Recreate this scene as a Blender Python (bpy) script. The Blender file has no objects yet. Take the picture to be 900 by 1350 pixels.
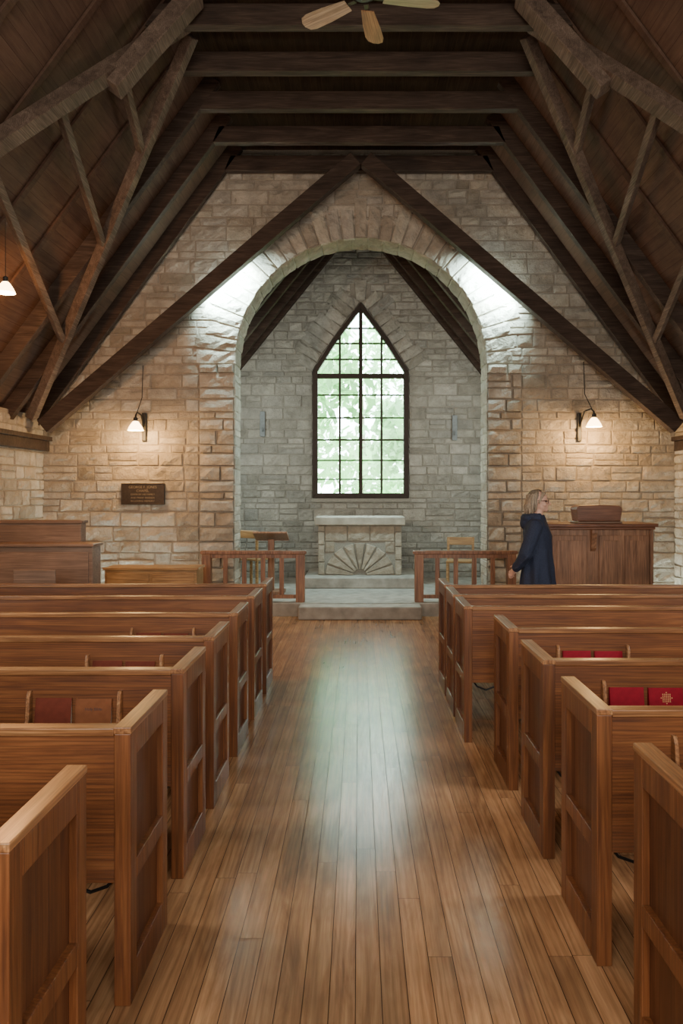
import bpy, bmesh, math, random
from mathutils import Vector, Matrix, Euler, noise
C = bpy.context.scene.collection
PI = math.pi
rng = random.Random(7)

# ------------------------------------------------------------------ helpers
def link(o, parent=None):
    C.objects.link(o)
    if parent is not None: o.parent = parent
    return o
def obj(name, bm, mats, parent=None, bevel=0, smooth=False, loc=None):
    me = bpy.data.meshes.new(name)
    bmesh.ops.recalc_face_normals(bm, faces=bm.faces)
    bm.to_mesh(me); bm.free()
    if not isinstance(mats, (list, tuple)): mats = [mats]
    for m in mats: me.materials.append(m)
    if smooth:
        for p in me.polygons: p.use_smooth = True
    o = bpy.data.objects.new(name, me)
    if loc is not None: o.location = loc
    link(o, parent)
    if bevel:
        b = o.modifiers.new('bevel', 'BEVEL'); b.width = bevel; b.segments = 2; b.limit_method = 'ANGLE'
    return o
def tag(o, label=None, cat=None, group=None, kind=None):
    if label: o['label'] = label
    if cat: o['category'] = cat
    if group: o['group'] = group
    if kind: o['kind'] = kind
    return o
def thing(name, label, cat, loc=(0,0,0), rz=0, group=None):
    o = bpy.data.objects.new(name, None); C.objects.link(o)
    o.empty_display_size = 0.1
    o.location = loc; o.rotation_euler = (0,0,rz)
    return tag(o, label, cat, group)
def struct(name, bm, mats, bevel=0, parent=None):
    o = obj(name, bm, mats, parent, bevel)
    if parent is None: o['kind'] = 'structure'
    return o
def B(): return bmesh.new()
def box(bm, x0,x1,y0,y1,z0,z1, mi=0):
    vs = [bm.verts.new((x,y,z)) for x in (x0,x1) for y in (y0,y1) for z in (z0,z1)]
    for f in ((0,1,3,2),(4,6,7,5),(0,4,5,1),(2,3,7,6),(0,2,6,4),(1,5,7,3)):
        fc = bm.faces.new([vs[i] for i in f]); fc.material_index = mi
    return vs
def beam(bm, p, q, w, h, up=(0,1,0), mi=0):
    p = Vector(p); q = Vector(q); d = (q-p).normalized(); u = Vector(up)
    u = (u - d*u.dot(d)).normalized(); s = d.cross(u)
    vs = []
    for e in (p,q):
        for a,b in ((-1,-1),(1,-1),(1,1),(-1,1)):
            vs.append(bm.verts.new(e + u*(a*w/2) + s*(b*h/2)))
    for f in ((0,1,2,3),(4,7,6,5),(0,4,5,1),(1,5,6,2),(2,6,7,3),(3,7,4,0)):
        fc = bm.faces.new([vs[i] for i in f]); fc.material_index = mi
def prism(bm, prof, a, b):
    # profile of (y,z) points swept from x=a to x=b
    va=[bm.verts.new((a,y,z)) for y,z in prof]; vb=[bm.verts.new((b,y,z)) for y,z in prof]
    bm.faces.new(va); bm.faces.new(vb)
    for i in range(len(prof)):
        j=(i+1)%len(prof); bm.faces.new((va[i],va[j],vb[j],vb[i]))
def tube(bm, pts, r, n=10, mi=0):
    pts = [Vector(p) for p in pts]; rs = r if isinstance(r,(list,tuple)) else [r]*len(pts)
    rings = []; prev = None
    for i,p in enumerate(pts):
        d = (pts[min(i+1,len(pts)-1)] - pts[max(i-1,0)]).normalized()
        if prev is None:
            u = d.orthogonal().normalized()
        else:
            u = (prev - d*prev.dot(d)).normalized()
        prev = u; v = d.cross(u)
        rings.append([bm.verts.new(p + (u*math.cos(2*PI*k/n) + v*math.sin(2*PI*k/n))*rs[i]) for k in range(n)])
    fs = []
    for a,b in zip(rings, rings[1:]):
        for k in range(n):
            f = bm.faces.new((a[k],a[(k+1)%n],b[(k+1)%n],b[k])); f.material_index = mi; fs.append(f)
    for rg in (rings[0], rings[-1]):
        f = bm.faces.new(rg); f.material_index = mi; fs.append(f)
    return fs
def lathe(bm, prof, n=20, c=(0,0,0), cap=True):
    rings = []
    for r,z in prof:
        rings.append([bm.verts.new((c[0]+r*math.cos(2*PI*k/n), c[1]+r*math.sin(2*PI*k/n), c[2]+z)) for k in range(n)])
    for a,b in zip(rings, rings[1:]):
        for k in range(n): bm.faces.new((a[k],a[(k+1)%n],b[(k+1)%n],b[k]))
    if cap:
        for rg in (rings[0],rings[-1]): bm.faces.new(rg)
def ell(bm, c, r, seg=16, rot=None):
    Mx = Matrix.Translation(Vector(c))
    if rot: Mx = Mx @ Euler(rot).to_matrix().to_4x4()
    Mx = Mx @ Matrix.Diagonal((r[0],r[1],r[2],1))
    bmesh.ops.create_uvsphere(bm, u_segments=seg, v_segments=max(8,seg//2+2), radius=1, matrix=Mx)
def caps(bm, pts, rs, n=12):
    for i in range(len(pts)-1):
        tube(bm, [pts[i],pts[i+1]], [rs[i],rs[i+1]], n)
    for p,r in zip(pts,rs): ell(bm, p, (r,r,r), 12)
def remesh(bm, voxel, iters, name):
    me = bpy.data.meshes.new('tmp'); bm.to_mesh(me); bm.free()
    o = bpy.data.objects.new('tmp', me); C.objects.link(o)
    m = o.modifiers.new('r','REMESH'); m.mode='VOXEL'; m.voxel_size=voxel
    s = o.modifiers.new('s','SMOOTH'); s.iterations=iters; s.factor=0.5
    dg = bpy.context.evaluated_depsgraph_get()
    out = bpy.data.meshes.new_from_object(o.evaluated_get(dg)); out.name = name
    bpy.data.objects.remove(o); bpy.data.meshes.remove(me)
    for p in out.polygons: p.use_smooth = True
    return out
def meobj(name, me, mat, parent=None):
    me.materials.clear(); me.materials.append(mat)
    return link(bpy.data.objects.new(name, me), parent)
def text_mesh(txt, size, extrude=0.001):
    cu = bpy.data.curves.new('t','FONT'); cu.body = txt; cu.size = size; cu.extrude = extrude
    cu.align_x = 'CENTER'; cu.align_y = 'CENTER'
    o = bpy.data.objects.new('t', cu); C.objects.link(o)
    dg = bpy.context.evaluated_depsgraph_get()
    me = bpy.data.meshes.new_from_object(o.evaluated_get(dg))
    bpy.data.objects.remove(o); return me
def text_part(name, txt, size, mat, parent, loc, rot=(PI/2,0,0)):
    me = text_mesh(txt, size); me.materials.clear(); me.materials.append(mat)
    o = bpy.data.objects.new(name, me); o.location = loc; o.rotation_euler = rot
    return link(o, parent)
def copy_tree(o, parent=None):
    c = o.copy(); C.objects.link(c)
    if parent is not None: c.parent = parent
    for ch in list(o.children): copy_tree(ch, c)
    return c

# ------------------------------------------------------------------ materials
def newmat(name):
    m = bpy.data.materials.new(name); m.use_nodes = True
    nt = m.node_tree; b = nt.nodes['Principled BSDF']
    return m, nt, b
def N(nt, t, **kw):
    n = nt.nodes.new(t)
    for k,v in kw.items(): setattr(n,k,v)
    return n
def ramp(nt, cols):
    r = N(nt,'ShaderNodeValToRGB'); e = r.color_ramp.elements
    while len(e) < len(cols): e.new(0.5)
    for i,(p,c) in enumerate(cols):
        e[i].position = p; e[i].color = (*c,1)
    return r
def wood(name, dark, mid, light, axis='x', rough=0.35, scale=1.0, var=0.5, coat=0.0, bump=0.15, fine=22, streak=.25, ring=.12, spec=.5, rs=24, dist=14):
    m, nt, b = newmat(name); L = nt.links.new
    tc = N(nt,'ShaderNodeTexCoord'); mp = N(nt,'ShaderNodeMapping'); mp2 = N(nt,'ShaderNodeMapping'); mp4 = N(nt,'ShaderNodeMapping')
    lo, hi = 1.2*scale, fine*scale
    mp.inputs['Scale'].default_value = {'x':(lo,hi,hi),'y':(hi,lo,hi),'z':(hi,hi,lo)}[axis]
    lo2, hi2 = 5, 150
    mp2.inputs['Scale'].default_value = {'x':(lo2,hi2,hi2),'y':(hi2,lo2,hi2),'z':(hi2,hi2,lo2)}[axis]
    mp4.inputs['Scale'].default_value = {'x':(.05,1,1),'y':(1,.05,1),'z':(1,1,.05)}[axis]
    oi = N(nt,'ShaderNodeObjectInfo'); at = N(nt,'ShaderNodeAttribute'); at.attribute_name='rnd'
    add = N(nt,'ShaderNodeMath',operation='ADD'); L(oi.outputs['Random'],add.inputs[0]); L(at.outputs['Fac'],add.inputs[1])
    mul = N(nt,'ShaderNodeMath',operation='MULTIPLY'); mul.inputs[1].default_value=37; L(add.outputs[0],mul.inputs[0])
    cmb = N(nt,'ShaderNodeCombineXYZ')
    for i in range(3): L(mul.outputs[0], cmb.inputs[i])
    for q in (mp,mp2,mp4):
        L(tc.outputs['Object'], q.inputs['Vector']); L(cmb.outputs[0], q.inputs['Location'])
    n1 = N(nt,'ShaderNodeTexNoise'); n1.inputs['Scale'].default_value=1; n1.inputs['Detail'].default_value=5; n1.inputs['Distortion'].default_value=1.4; n1.inputs['Roughness'].default_value=.62
    L(mp.outputs[0], n1.inputs['Vector'])
    n3 = N(nt,'ShaderNodeTexNoise'); n3.inputs['Scale'].default_value=1; n3.inputs['Detail'].default_value=2
    L(mp2.outputs[0], n3.inputs['Vector'])
    wv_ = N(nt,'ShaderNodeTexWave'); wv_.wave_type='BANDS'; wv_.bands_direction={'x':'Z','y':'X','z':'Y'}[axis]
    wv_.inputs['Scale'].default_value=rs; wv_.inputs['Distortion'].default_value=dist; wv_.inputs['Detail'].default_value=2; wv_.inputs['Detail Scale'].default_value=.55
    L(mp4.outputs[0], wv_.inputs['Vector'])
    r = ramp(nt, [(0.28,dark),(0.5,mid),(0.72,light)]); L(n1.outputs['Fac'], r.inputs[0])
    n2 = N(nt,'ShaderNodeTexNoise'); n2.inputs['Scale'].default_value=2.3; n2.inputs['Detail'].default_value=3; L(tc.outputs['Object'], n2.inputs['Vector'])
    def rng_(src, a, b_, c, d):
        q = N(nt,'ShaderNodeMapRange'); q.inputs[1].default_value=a; q.inputs[2].default_value=b_; q.inputs[3].default_value=c; q.inputs[4].default_value=d
        L(src, q.inputs[0]); return q.outputs[0]
    fac = rng_(at.outputs['Fac'],0,1,1-var*.5,1+var*.5)
    for src in (rng_(n2.outputs['Fac'],.3,.7,.8,1.2), rng_(n3.outputs['Fac'],.35,.65,1-streak,1+streak), rng_(wv_.outputs['Fac'],0,.6,1-ring*1.5,1+ring*.5)):
        mm = N(nt,'ShaderNodeMath',operation='MULTIPLY'); L(fac,mm.inputs[0]); L(src,mm.inputs[1]); fac = mm.outputs[0]
    hs = N(nt,'ShaderNodeHueSaturation'); L(r.outputs[0],hs.inputs['Color']); L(fac,hs.inputs['Value'])
    L(hs.outputs[0], b.inputs['Base Color'])
    L(rng_(n1.outputs['Fac'],0,1,rough+.06,rough-.04), b.inputs['Roughness'])
    b.inputs['Specular IOR Level'].default_value = spec
    bp = N(nt,'ShaderNodeBump'); bp.inputs['Strength'].default_value=bump; bp.inputs['Distance'].default_value=.004; L(n1.outputs['Fac'],bp.inputs['Height']); L(bp.outputs[0],b.inputs['Normal'])
    b.inputs['Coat Weight'].default_value = coat; b.inputs['Coat Roughness'].default_value=.22
    return m
def stonemat(name, cols, bump=.6):
    m, nt, b = newmat(name); L = nt.links.new
    tc = N(nt,'ShaderNodeTexCoord'); at = N(nt,'ShaderNodeAttribute'); at.attribute_name='rnd'
    r = ramp(nt, [(i/(len(cols)-1),c) for i,c in enumerate(cols)]); L(at.outputs['Fac'], r.inputs[0])
    n1 = N(nt,'ShaderNodeTexNoise'); n1.inputs['Scale'].default_value=5; n1.inputs['Detail'].default_value=8; n1.inputs['Roughness'].default_value=.65; L(tc.outputs['Object'],n1.inputs['Vector'])
    mr = N(nt,'ShaderNodeMapRange'); mr.inputs[1].default_value=.3; mr.inputs[2].default_value=.7; mr.inputs[3].default_value=.72; mr.inputs[4].default_value=1.22; L(n1.outputs['Fac'],mr.inputs[0])
    hs = N(nt,'ShaderNodeHueSaturation'); L(r.outputs[0],hs.inputs['Color']); L(mr.outputs[0],hs.inputs['Value']); L(hs.outputs[0],b.inputs['Base Color'])
    n2 = N(nt,'ShaderNodeTexNoise'); n2.inputs['Scale'].default_value=18; n2.inputs['Detail'].default_value=7; n2.inputs['Roughness'].default_value=.68; L(tc.outputs['Object'],n2.inputs['Vector'])
    ad = N(nt,'ShaderNodeMath',operation='ADD'); L(n1.outputs['Fac'],ad.inputs[0]); L(n2.outputs['Fac'],ad.inputs[1])
    bp = N(nt,'ShaderNodeBump'); bp.inputs['Strength'].default_value=bump; bp.inputs['Distance'].default_value=.04; L(ad.outputs[0],bp.inputs['Height']); L(bp.outputs[0],b.inputs['Normal'])
    b.inputs['Roughness'].default_value=.9; b.inputs['Specular IOR Level'].default_value=.25
    return m
def plain(name, col, rough=.6, metal=0, noise=.15, nscale=30, emit=None, es=0, bump=0, spec=.5):
    m, nt, b = newmat(name); L = nt.links.new
    tc = N(nt,'ShaderNodeTexCoord'); n1 = N(nt,'ShaderNodeTexNoise'); n1.inputs['Scale'].default_value=nscale; n1.inputs['Detail'].default_value=4
    L(tc.outputs['Object'],n1.inputs['Vector'])
    a = tuple(c*(1-noise) for c in col); z = tuple(min(1,c*(1+noise)) for c in col)
    r = ramp(nt,[(.3,a),(.7,z)]); L(n1.outputs['Fac'],r.inputs[0]); L(r.outputs[0],b.inputs['Base Color'])
    b.inputs['Roughness'].default_value=rough; b.inputs['Metallic'].default_value=metal; b.inputs['Specular IOR Level'].default_value=spec
    if bump:
        bp = N(nt,'ShaderNodeBump'); bp.inputs['Strength'].default_value=bump; bp.inputs['Distance'].default_value=.01; L(n1.outputs['Fac'],bp.inputs['Height']); L(bp.outputs[0],b.inputs['Normal'])
    if emit:
        b.inputs['Emission Color'].default_value=(*emit,1); b.inputs['Emission Strength'].default_value=es
    return m
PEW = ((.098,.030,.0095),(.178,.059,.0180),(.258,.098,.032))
M = {}
M['pew_x'] = wood('pew oak along x', *PEW, 'x', .38, coat=.08, streak=.14, fine=26, ring=.14)
M['pew_z'] = wood('pew oak upright', *PEW, 'z', .42, coat=.05, streak=.14, spec=.4, fine=26, ring=.14)
M['cap_x'] = wood('worn pew rail', (.145,.052,.018),(.28,.117,.041),(.42,.21,.085), 'x', .36, coat=.15)
M['cap_y'] = wood('worn pew cap', (.155,.058,.020),(.31,.133,.050),(.47,.25,.108), 'y', .36, coat=.15)
M['panel'] = wood('pew panel', (.060,.0175,.0058),(.110,.035,.0110),(.164,.058,.019), 'z', .44, streak=.12, spec=.4, fine=26)  # same oak, darkened so the recessed panels look shaded
M['floor'] = wood('oak floor', (.215,.104,.047),(.335,.176,.083),(.44,.250,.124), 'y', .22, var=.34, coat=0, bump=.03, fine=10, streak=.10, ring=.10, spec=.22, rs=11, dist=20)
M['gap'] = plain('dark gap', (.045,.020,.010), .8, spec=.1)
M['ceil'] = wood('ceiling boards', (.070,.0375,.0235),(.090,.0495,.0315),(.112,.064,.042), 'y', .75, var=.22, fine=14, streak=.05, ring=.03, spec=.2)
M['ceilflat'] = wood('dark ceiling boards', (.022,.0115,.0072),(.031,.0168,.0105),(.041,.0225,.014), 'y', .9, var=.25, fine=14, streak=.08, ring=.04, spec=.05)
M['beam'] = wood('dark timber', (.036,.0215,.0145),(.065,.040,.027),(.102,.067,.047), 'x', .7, fine=12, spec=.25)
M['beamy'] = wood('grey brown timber', (.088,.056,.039),(.142,.095,.067),(.205,.143,.103), 'y', .7, fine=12, spec=.25)
M['stone'] = stonemat('warm sandstone', [(.29,.242,.18),(.43,.368,.287),(.38,.33,.262),(.475,.405,.315),(.415,.37,.305),(.335,.272,.20),(.49,.43,.335),(.36,.293,.215)], .9)
M['stone_cool'] = stonemat('sandstone tinted by cool light', [(.255,.242,.20),(.34,.325,.272),(.292,.281,.237),(.385,.366,.305),(.275,.268,.232),(.415,.394,.335)], .9)  # same sandstone, with the cool chancel light put into its colour
M['stonea'] = stonemat('altar stone', [(.30,.258,.195),(.375,.325,.245),(.34,.297,.228),(.41,.355,.27)], .8)
M['mortar'] = plain('mortar', (.28,.235,.18), .95, nscale=60, bump=.3)
M['mortar_cool'] = plain('mortar tinted by cool light', (.24,.226,.188), .95, nscale=60, bump=.3)  # mortar toned for the cool chancel light like the stone there
M['slab'] = plain('worn stone slab', (.29,.262,.215), .75, nscale=7, noise=.28, bump=.25)
M['slabtop'] = plain('altar top slab', (.34,.30,.232), .75, nscale=7, noise=.25, bump=.25)
M['desk'] = wood('brown desk wood', (.21,.098,.049),(.345,.168,.088),(.46,.242,.132), 'z', .45)
M['deskd'] = wood('red brown wood', (.15,.055,.027),(.25,.100,.050),(.34,.15,.078), 'x', .42)
M['desk2'] = wood('dull brown wood', (.17,.100,.063),(.25,.152,.099),(.33,.205,.135), 'x', .45, streak=.12)
M['honey'] = wood('honey wood', (.28,.145,.052),(.45,.255,.10),(.56,.35,.15), 'x', .4)
M['rail'] = wood('rail oak', (.18,.070,.032),(.31,.138,.065),(.43,.215,.108), 'z', .4, coat=.1)
M['black'] = plain('black iron', (.018,.017,.016), .5, .6)
M['frame'] = plain('window frame paint', (.035,.024,.018), .6, spec=.2)
M['bronze'] = plain('dark bronze', (.06,.042,.03), .4, .7)
M['bronzet'] = plain('bronze lettering', (.30,.22,.13), .4, .8)
M['gold'] = plain('gold foil', (.50,.27,.11), .5, .4)
M['ink'] = plain('dark brown stamped lettering', (.055,.018,.010), .5)
M['red'] = plain('crimson book cloth', (.19,.004,.014), .7, spec=.15)
M['maroon'] = plain('dark red brown book cloth', (.115,.024,.013), .7, spec=.15)
M['brownb'] = plain('brown book cloth', (.165,.058,.024), .7, spec=.15)
M['page'] = plain('book pages', (.72,.66,.54), .8)
M['shade'] = plain('glowing glass shade', (.9,.8,.65), .4, emit=(1,.62,.28), es=14)
M['ledtube'] = plain('white light tube', (.9,.95,.95), .4, emit=(.70,.95,1), es=20)
M['metal'] = plain('dark metal housing', (.08,.07,.06), .5, .5)
M['fanlight'] = wood('pale fan blade', (.25,.17,.10),(.40,.29,.18),(.52,.40,.27), 'x', .45)
M['fandark'] = wood('orange fan blade', (.20,.085,.035),(.34,.16,.07),(.45,.24,.12), 'x', .45)
M['slate'] = plain('blue grey slate', (.16,.18,.18), .6)
M['skin'] = plain('skin', (.62,.36,.26), .5, noise=.06)
M['coat'] = plain('navy coat cloth', (.017,.024,.050), .85, nscale=90, noise=.3, bump=.2)
M['trouser'] = plain('dark trousers', (.02,.02,.024), .85)
M['hair'] = wood('grey blond hair', (.16,.12,.08),(.27,.212,.148),(.40,.335,.245), 'z', .5, var=.7, fine=60)
M['leather'] = plain('black shoe leather', (.02,.018,.016), .4)
M['eye'] = plain('eye', (.12,.09,.08), .2)
M['glasses'] = plain('dark glasses frame', (.03,.012,.012), .3)
M['bark'] = plain('bark', (.30,.26,.20), .9)
M['grass'] = plain('grass', (.16,.26,.07), .95, nscale=4, noise=.3)
def leafmat(name, col):
    m, nt, b = newmat(name); L = nt.links.new
    oi = N(nt,'ShaderNodeAttribute'); oi.attribute_name='rnd'
    r = ramp(nt,[(0,tuple(c*.45 for c in col)),(1,tuple(min(1,c*1.45) for c in col))]); L(oi.outputs['Fac'],r.inputs[0])
    L(r.outputs[0], b.inputs['Base Color']); b.inputs['Roughness'].default_value=.6
    t = N(nt,'ShaderNodeBsdfTranslucent'); L(r.outputs[0],t.inputs['Color'])
    mx = N(nt,'ShaderNodeMixShader'); mx.inputs[0].default_value=.5
    L(b.outputs[0],mx.inputs[1]); L(t.outputs[0],mx.inputs[2]); L(mx.outputs[0], nt.nodes['Material Output'].inputs['Surface'])
    return m
M['leaf'] = leafmat('leaf green', (.22,.46,.17))
M['leaf2'] = leafmat('pale leaf green', (.37,.63,.31))
def glassmat():
    m, nt, b = newmat('window glass'); L = nt.links.new
    t = N(nt,'ShaderNodeBsdfTransparent'); t.inputs['Color'].default_value=(.95,.99,.98,1)
    g = N(nt,'ShaderNodeBsdfGlossy'); g.inputs['Roughness'].default_value=.05
    mx = N(nt,'ShaderNodeMixShader'); mx.inputs[0].default_value=.03
    L(t.outputs[0],mx.inputs[1]); L(g.outputs[0],mx.inputs[2]); L(mx.outputs[0], nt.nodes['Material Output'].inputs['Surface'])
    return m
M['glass'] = glassmat()

# ------------------------------------------------------------------ camera: on the aisle axis, 1.7 m up, looking along +Y
cam = bpy.data.cameras.new('camera'); co = bpy.data.objects.new('camera', cam); C.objects.link(co)
co.location = (0,0,1.7); co.rotation_euler = (PI/2,0,0)
cam.lens = 36*1000/1350; cam.sensor_width = 36
cam.shift_x = -23/1350; cam.shift_y = -28/1350
bpy.context.scene.camera = co

# ------------------------------------------------------------------ floor
bm = B(); lay = bm.faces.layers.float.new('rnd')
PW = .088
x = -4.5; i = 0
while x < 4.5:
    y = -2.5 - rng.random()*1.5
    while y < 10.3:
        ln = rng.uniform(.9,2.8); y1 = min(y+ln,10.3)
        f = bm.faces.new([bm.verts.new(v) for v in ((x+.0014,y+.001,0),(x+PW-.0014,y+.001,0),(x+PW-.0014,y1-.001,0),(x+.0014,y1-.001,0))])
        f[lay] = rng.random(); y += ln
    x += PW
box(bm,-4.9,4.9,-4.2,10.4,-.2,-.003,1)
struct('floor', bm, [M['floor'],M['gap']])

# ------------------------------------------------------------------ stone work
def stone(bm, lay, P, n, d, r=None, jit=.012, cj=.008, g=.006):
    p00,p10,p11,p01 = [Vector(p) for p in P]; n = Vector(n)
    w = ((p10-p00).length+(p11-p01).length)/2; h = ((p01-p00).length+(p11-p10).length)/2
    if w < .03 or h < .03: return
    ax = (p10-p00).normalized(); az = (p01-p00).normalized()
    p00,p10,p11,p01 = [p+ax*rng.uniform(-cj,cj)+az*rng.uniform(-cj,cj) for p in (p00,p10,p11,p01)]
    nu = max(1,round(w/.08)); nv = max(1,round(h/.07))
    us = [g/w,(g+.010)/w] + [ (k+rng.uniform(-.25,.25))/nu for k in range(1,nu)] + [1-(g+.010)/w,1-g/w]
    vs = [g/h,(g+.010)/h] + [ (k+rng.uniform(-.25,.25))/nv for k in range(1,nv)] + [1-(g+.010)/h,1-g/h]
    us.sort(); vs.sort()
    r = rng.random() if r is None else r
    grid = []
    for b_,v in enumerate(vs):
        row = []
        for a,u in enumerate(us):
            edge = a in (0,len(us)-1) or b_ in (0,len(vs)-1)
            rim = a in (1,len(us)-2) or b_ in (1,len(vs)-2)
            p = p00*(1-u)*(1-v)+p10*u*(1-v)+p11*u*v+p01*(1-u)*v
            dep = -.002 if edge else (d*(.8 if rim else 1.0) + rng.uniform(-jit,jit)*(.5 if rim else 1))
            row.append(bm.verts.new(p + n*dep))
        grid.append(row)
    for b_ in range(len(vs)-1):
        for a in range(len(us)-1):
            f = bm.faces.new((grid[b_][a],grid[b_][a+1],grid[b_+1][a+1],grid[b_+1][a])); f[lay] = r
def courses(bm, lay, mapf, n, z0, z1, ivf, breaks=(), d=(.012,.030), hs=(.10,.12,.14,.16,.18,.21), ws=(.17,.52)):
    z = z0
    br = sorted(list(breaks)+[z1])
    while z < z1-.03:
        h = rng.choice(hs); nb = [b for b in br if b > z+.001][0]
        if z+h > nb-.07: h = nb-z
        for it in ivf(z+h/2, z, z+h):
            xa,xb = it[0],it[1]; ex = it[2] if len(it)>2 else 0
            x = xa
            while x < xb-.02:
                w = rng.uniform(*ws)*(.75+h*1.4)
                if x+w > xb-.13: w = xb-x
                if w > .7: w *= .5
                q = lambda a,b: mapf(a,b)
                if h > .17 and rng.random() < .32 and w > .2:
                    k = rng.uniform(.4,.6)*h
                    stone(bm,lay,(q(x,z),q(x+w,z),q(x+w,z+k),q(x,z+k)),n,rng.uniform(*d)+ex)
                    stone(bm,lay,(q(x,z+k),q(x+w,z+k),q(x+w,z+h),q(x,z+h)),n,rng.uniform(*d)+ex)
                else:
                    stone(bm,lay,(q(x,z),q(x+w,z),q(x+w,z+h),q(x,z+h)),n,rng.uniform(*d)+ex)
                x += w
        z += h
def solid(bm, poly, y0, y1, mi):
    a = [bm.verts.new((x,y0,z)) for x,z in poly]; b = [bm.verts.new((x,y1,z)) for x,z in poly]
    for f in [bm.faces.new(a), bm.faces.new(b)] + [bm.faces.new((a[i],a[(i+1)%len(a)],b[(i+1)%len(a)],b[i])) for i in range(len(a))]:
        f.material_index = mi
WY = 10.8; AR = 1.795; SP = 3.50; XC = .025
def roofx(z): return 1.865+(6.487-z)*.7354
bm = B(); lay = bm.faces.layers.float.new('rnd')
arc = [(XC+AR*math.cos(a),SP+AR*math.sin(a)) for a in [PI-PI*k/40 for k in range(41)]]
solid(bm, [(-4.6,0),(XC-AR,0)]+arc+[(XC+AR,0),(4.6,0),(4.6,2.75),(1.82,6.55),(-1.82,6.55),(-4.6,2.75)], WY-.004, WY+.5, 1)
def iv(zm,z0,z1):
    xl = min(4.5, roofx(zm)+.02)
    if zm < SP:
        ex = .03
        if z1 > SP-.01: ex = .075     # the slightly projecting impost course
        return [(-xl,-2.27),(-2.27,XC-AR,ex),(XC+AR,2.31,ex),(2.31,xl)]
    t = zm-SP
    if t < 1.98:
        xi = math.sqrt(2.08**2-t*t)
        return [(-xl,XC-xi),(XC+xi,xl)]
    return [(-xl,xl)]
courses(bm, lay, lambda a,b:(a,WY,b), (0,-1,0), 0, 6.5, iv, breaks=(SP-.14,SP))
nv_ = 33
for k in range(nv_):
    a0 = PI*k/nv_; a1 = PI*(k+1)/nv_; ro = rng.uniform(2.16,2.42); ri = AR-rng.uniform(0,.022)
    P = [(XC+r*math.cos(a),WY,SP+r*math.sin(a)) for r,a in ((ri,a0),(ro,a0),(ro,a1),(ri,a1))]
    stone(bm,lay,P,(0,-1,0),rng.uniform(.030,.042),jit=.014,g=.007)
for k in range(25):
    a0 = PI*k/25; a1 = PI*(k+1)/25; am = (a0+a1)/2   # soffit stones, dark tones only so the underside looks shaded
    P = [(XC+AR*math.cos(a),y,SP+AR*math.sin(a)) for a,y in ((a0,WY-.03),(a1,WY-.03),(a1,WY+.5),(a0,WY+.5))]
    stone(bm,lay,P,(-math.cos(am),0,-math.sin(am)),.012,jit=.016,r=rng.choice((0,.0,.71)))
for s,xx in ((1,XC-AR),(-1,XC+AR)):
    courses(bm,lay,lambda a,b,xx=xx:(xx,a,b),(s,0,0),.18,SP,lambda zm,a,b:[(WY-.03,WY+.5)],d=(.008,.016),ws=(.3,.6))
struct('wall_arch', bm, [M['stone'],M['mortar']])
for s,nm in ((-1,'left'),(1,'right')):
    bm = B(); lay = bm.faces.layers.float.new('rnd')
    box(bm, min(s*4.5,s*4.9),max(s*4.5,s*4.9),-3,WY+.5,-.2,2.75,1)
    courses(bm,lay,lambda a,b:(s*4.5,a,b),(-s,0,0),0,2.7,lambda zm,a,b:[(6.5,WY)])
    struct('wall_'+nm, bm, [M['stone'],M['mortar']])
bm = B(); box(bm,-4.9,4.9,-3.3,-3,-.2,6.9); struct('wall_rear', bm, M['mortar'])
# chancel shell
CY = 13.3
bm = B(); lay = bm.faces.layers.float.new('rnd')
WX = .03
wl, wr, wb, wsh, wt = WX-.84, WX+.84, 1.57, 3.79, 5.0
def win_poly(g=0.0):
    return [(.84-g,wb+g),(.84-g,wsh),(.50-g*.9,4.33-g*.2),(0,wt-g*1.4)]
left = [(-2.5,0),(WX,0),(WX,wb)]+[(WX-x,z) for x,z in win_poly()]+[(WX,6.7),(-.1,6.7),(-2.5,3.7)]
right = [(2.5,0),(WX,0),(WX,wb)]+[(WX+x,z) for x,z in win_poly()]+[(WX,6.7),(.1,6.7),(2.5,3.7)]
solid(bm,left,CY-.004,CY+.4,1); solid(bm,right,CY-.004,CY+.4,1)
def wv(zm,z0,z1):
    xl = min(2.4, max(.05,(6.6-zm)/1.24))
    if zm < wb: return [(-xl,xl)]
    if zm < wsh: return [(-xl,wl),(wr,xl)]
    if z0 < 5.28:
        hw = .84*max(0,(wt-zm))/(wt-wsh)+.17
        return [(-xl,WX-hw),(WX+hw,xl)]
    return [(-xl,xl)]
courses(bm,lay,lambda a,b:(a,CY,b),(0,-1,0),.1,6.5,wv,breaks=(wb,wsh),hs=(.10,.13,.15,.18,.21),ws=(.2,.5),d=(.014,.034))
for s in (-1,1):
    e = [(.84,wsh),(.75,3.94),(.66,4.09),(.55,4.25),(.45,4.40),(.33,4.56),(.22,4.72),(.11,4.86),(0,wt)]
    for (xa,za),(xb,zb) in zip(e,e[1:]):
        nx,nz = (zb-za),-(xb-xa); l = math.hypot(nx,nz); nx/=l; nz/=l
        o = rng.uniform(.32,.52)
        P = [(WX+s*xa,CY,za),(WX+s*(xa+nx*o),CY,za+nz*o-.015),(WX+s*(xb+nx*o),CY,zb+nz*o+.02),(WX+s*xb,CY,zb)]
        stone(bm,lay,P,(0,-1,0),rng.uniform(.036,.044),g=.007)
stone(bm,lay,[(WX-.09,CY,wt+.02),(WX+.09,CY,wt+.02),(WX+.12,CY,wt+.40),(WX-.12,CY,wt+.40)],(0,-1,0),.042)
struct('wall_chancel', bm, [M['stone_cool'],M['mortar_cool']])
for s,nm in ((-1,'chancel_left'),(1,'chancel_right')):
    bm = B(); box(bm,min(s*2.4,s*2.7),max(s*2.4,s*2.7),WY+.4,CY+.4,-.2,3.9); struct('wall_'+nm,bm,M['mortar_cool'])
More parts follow.
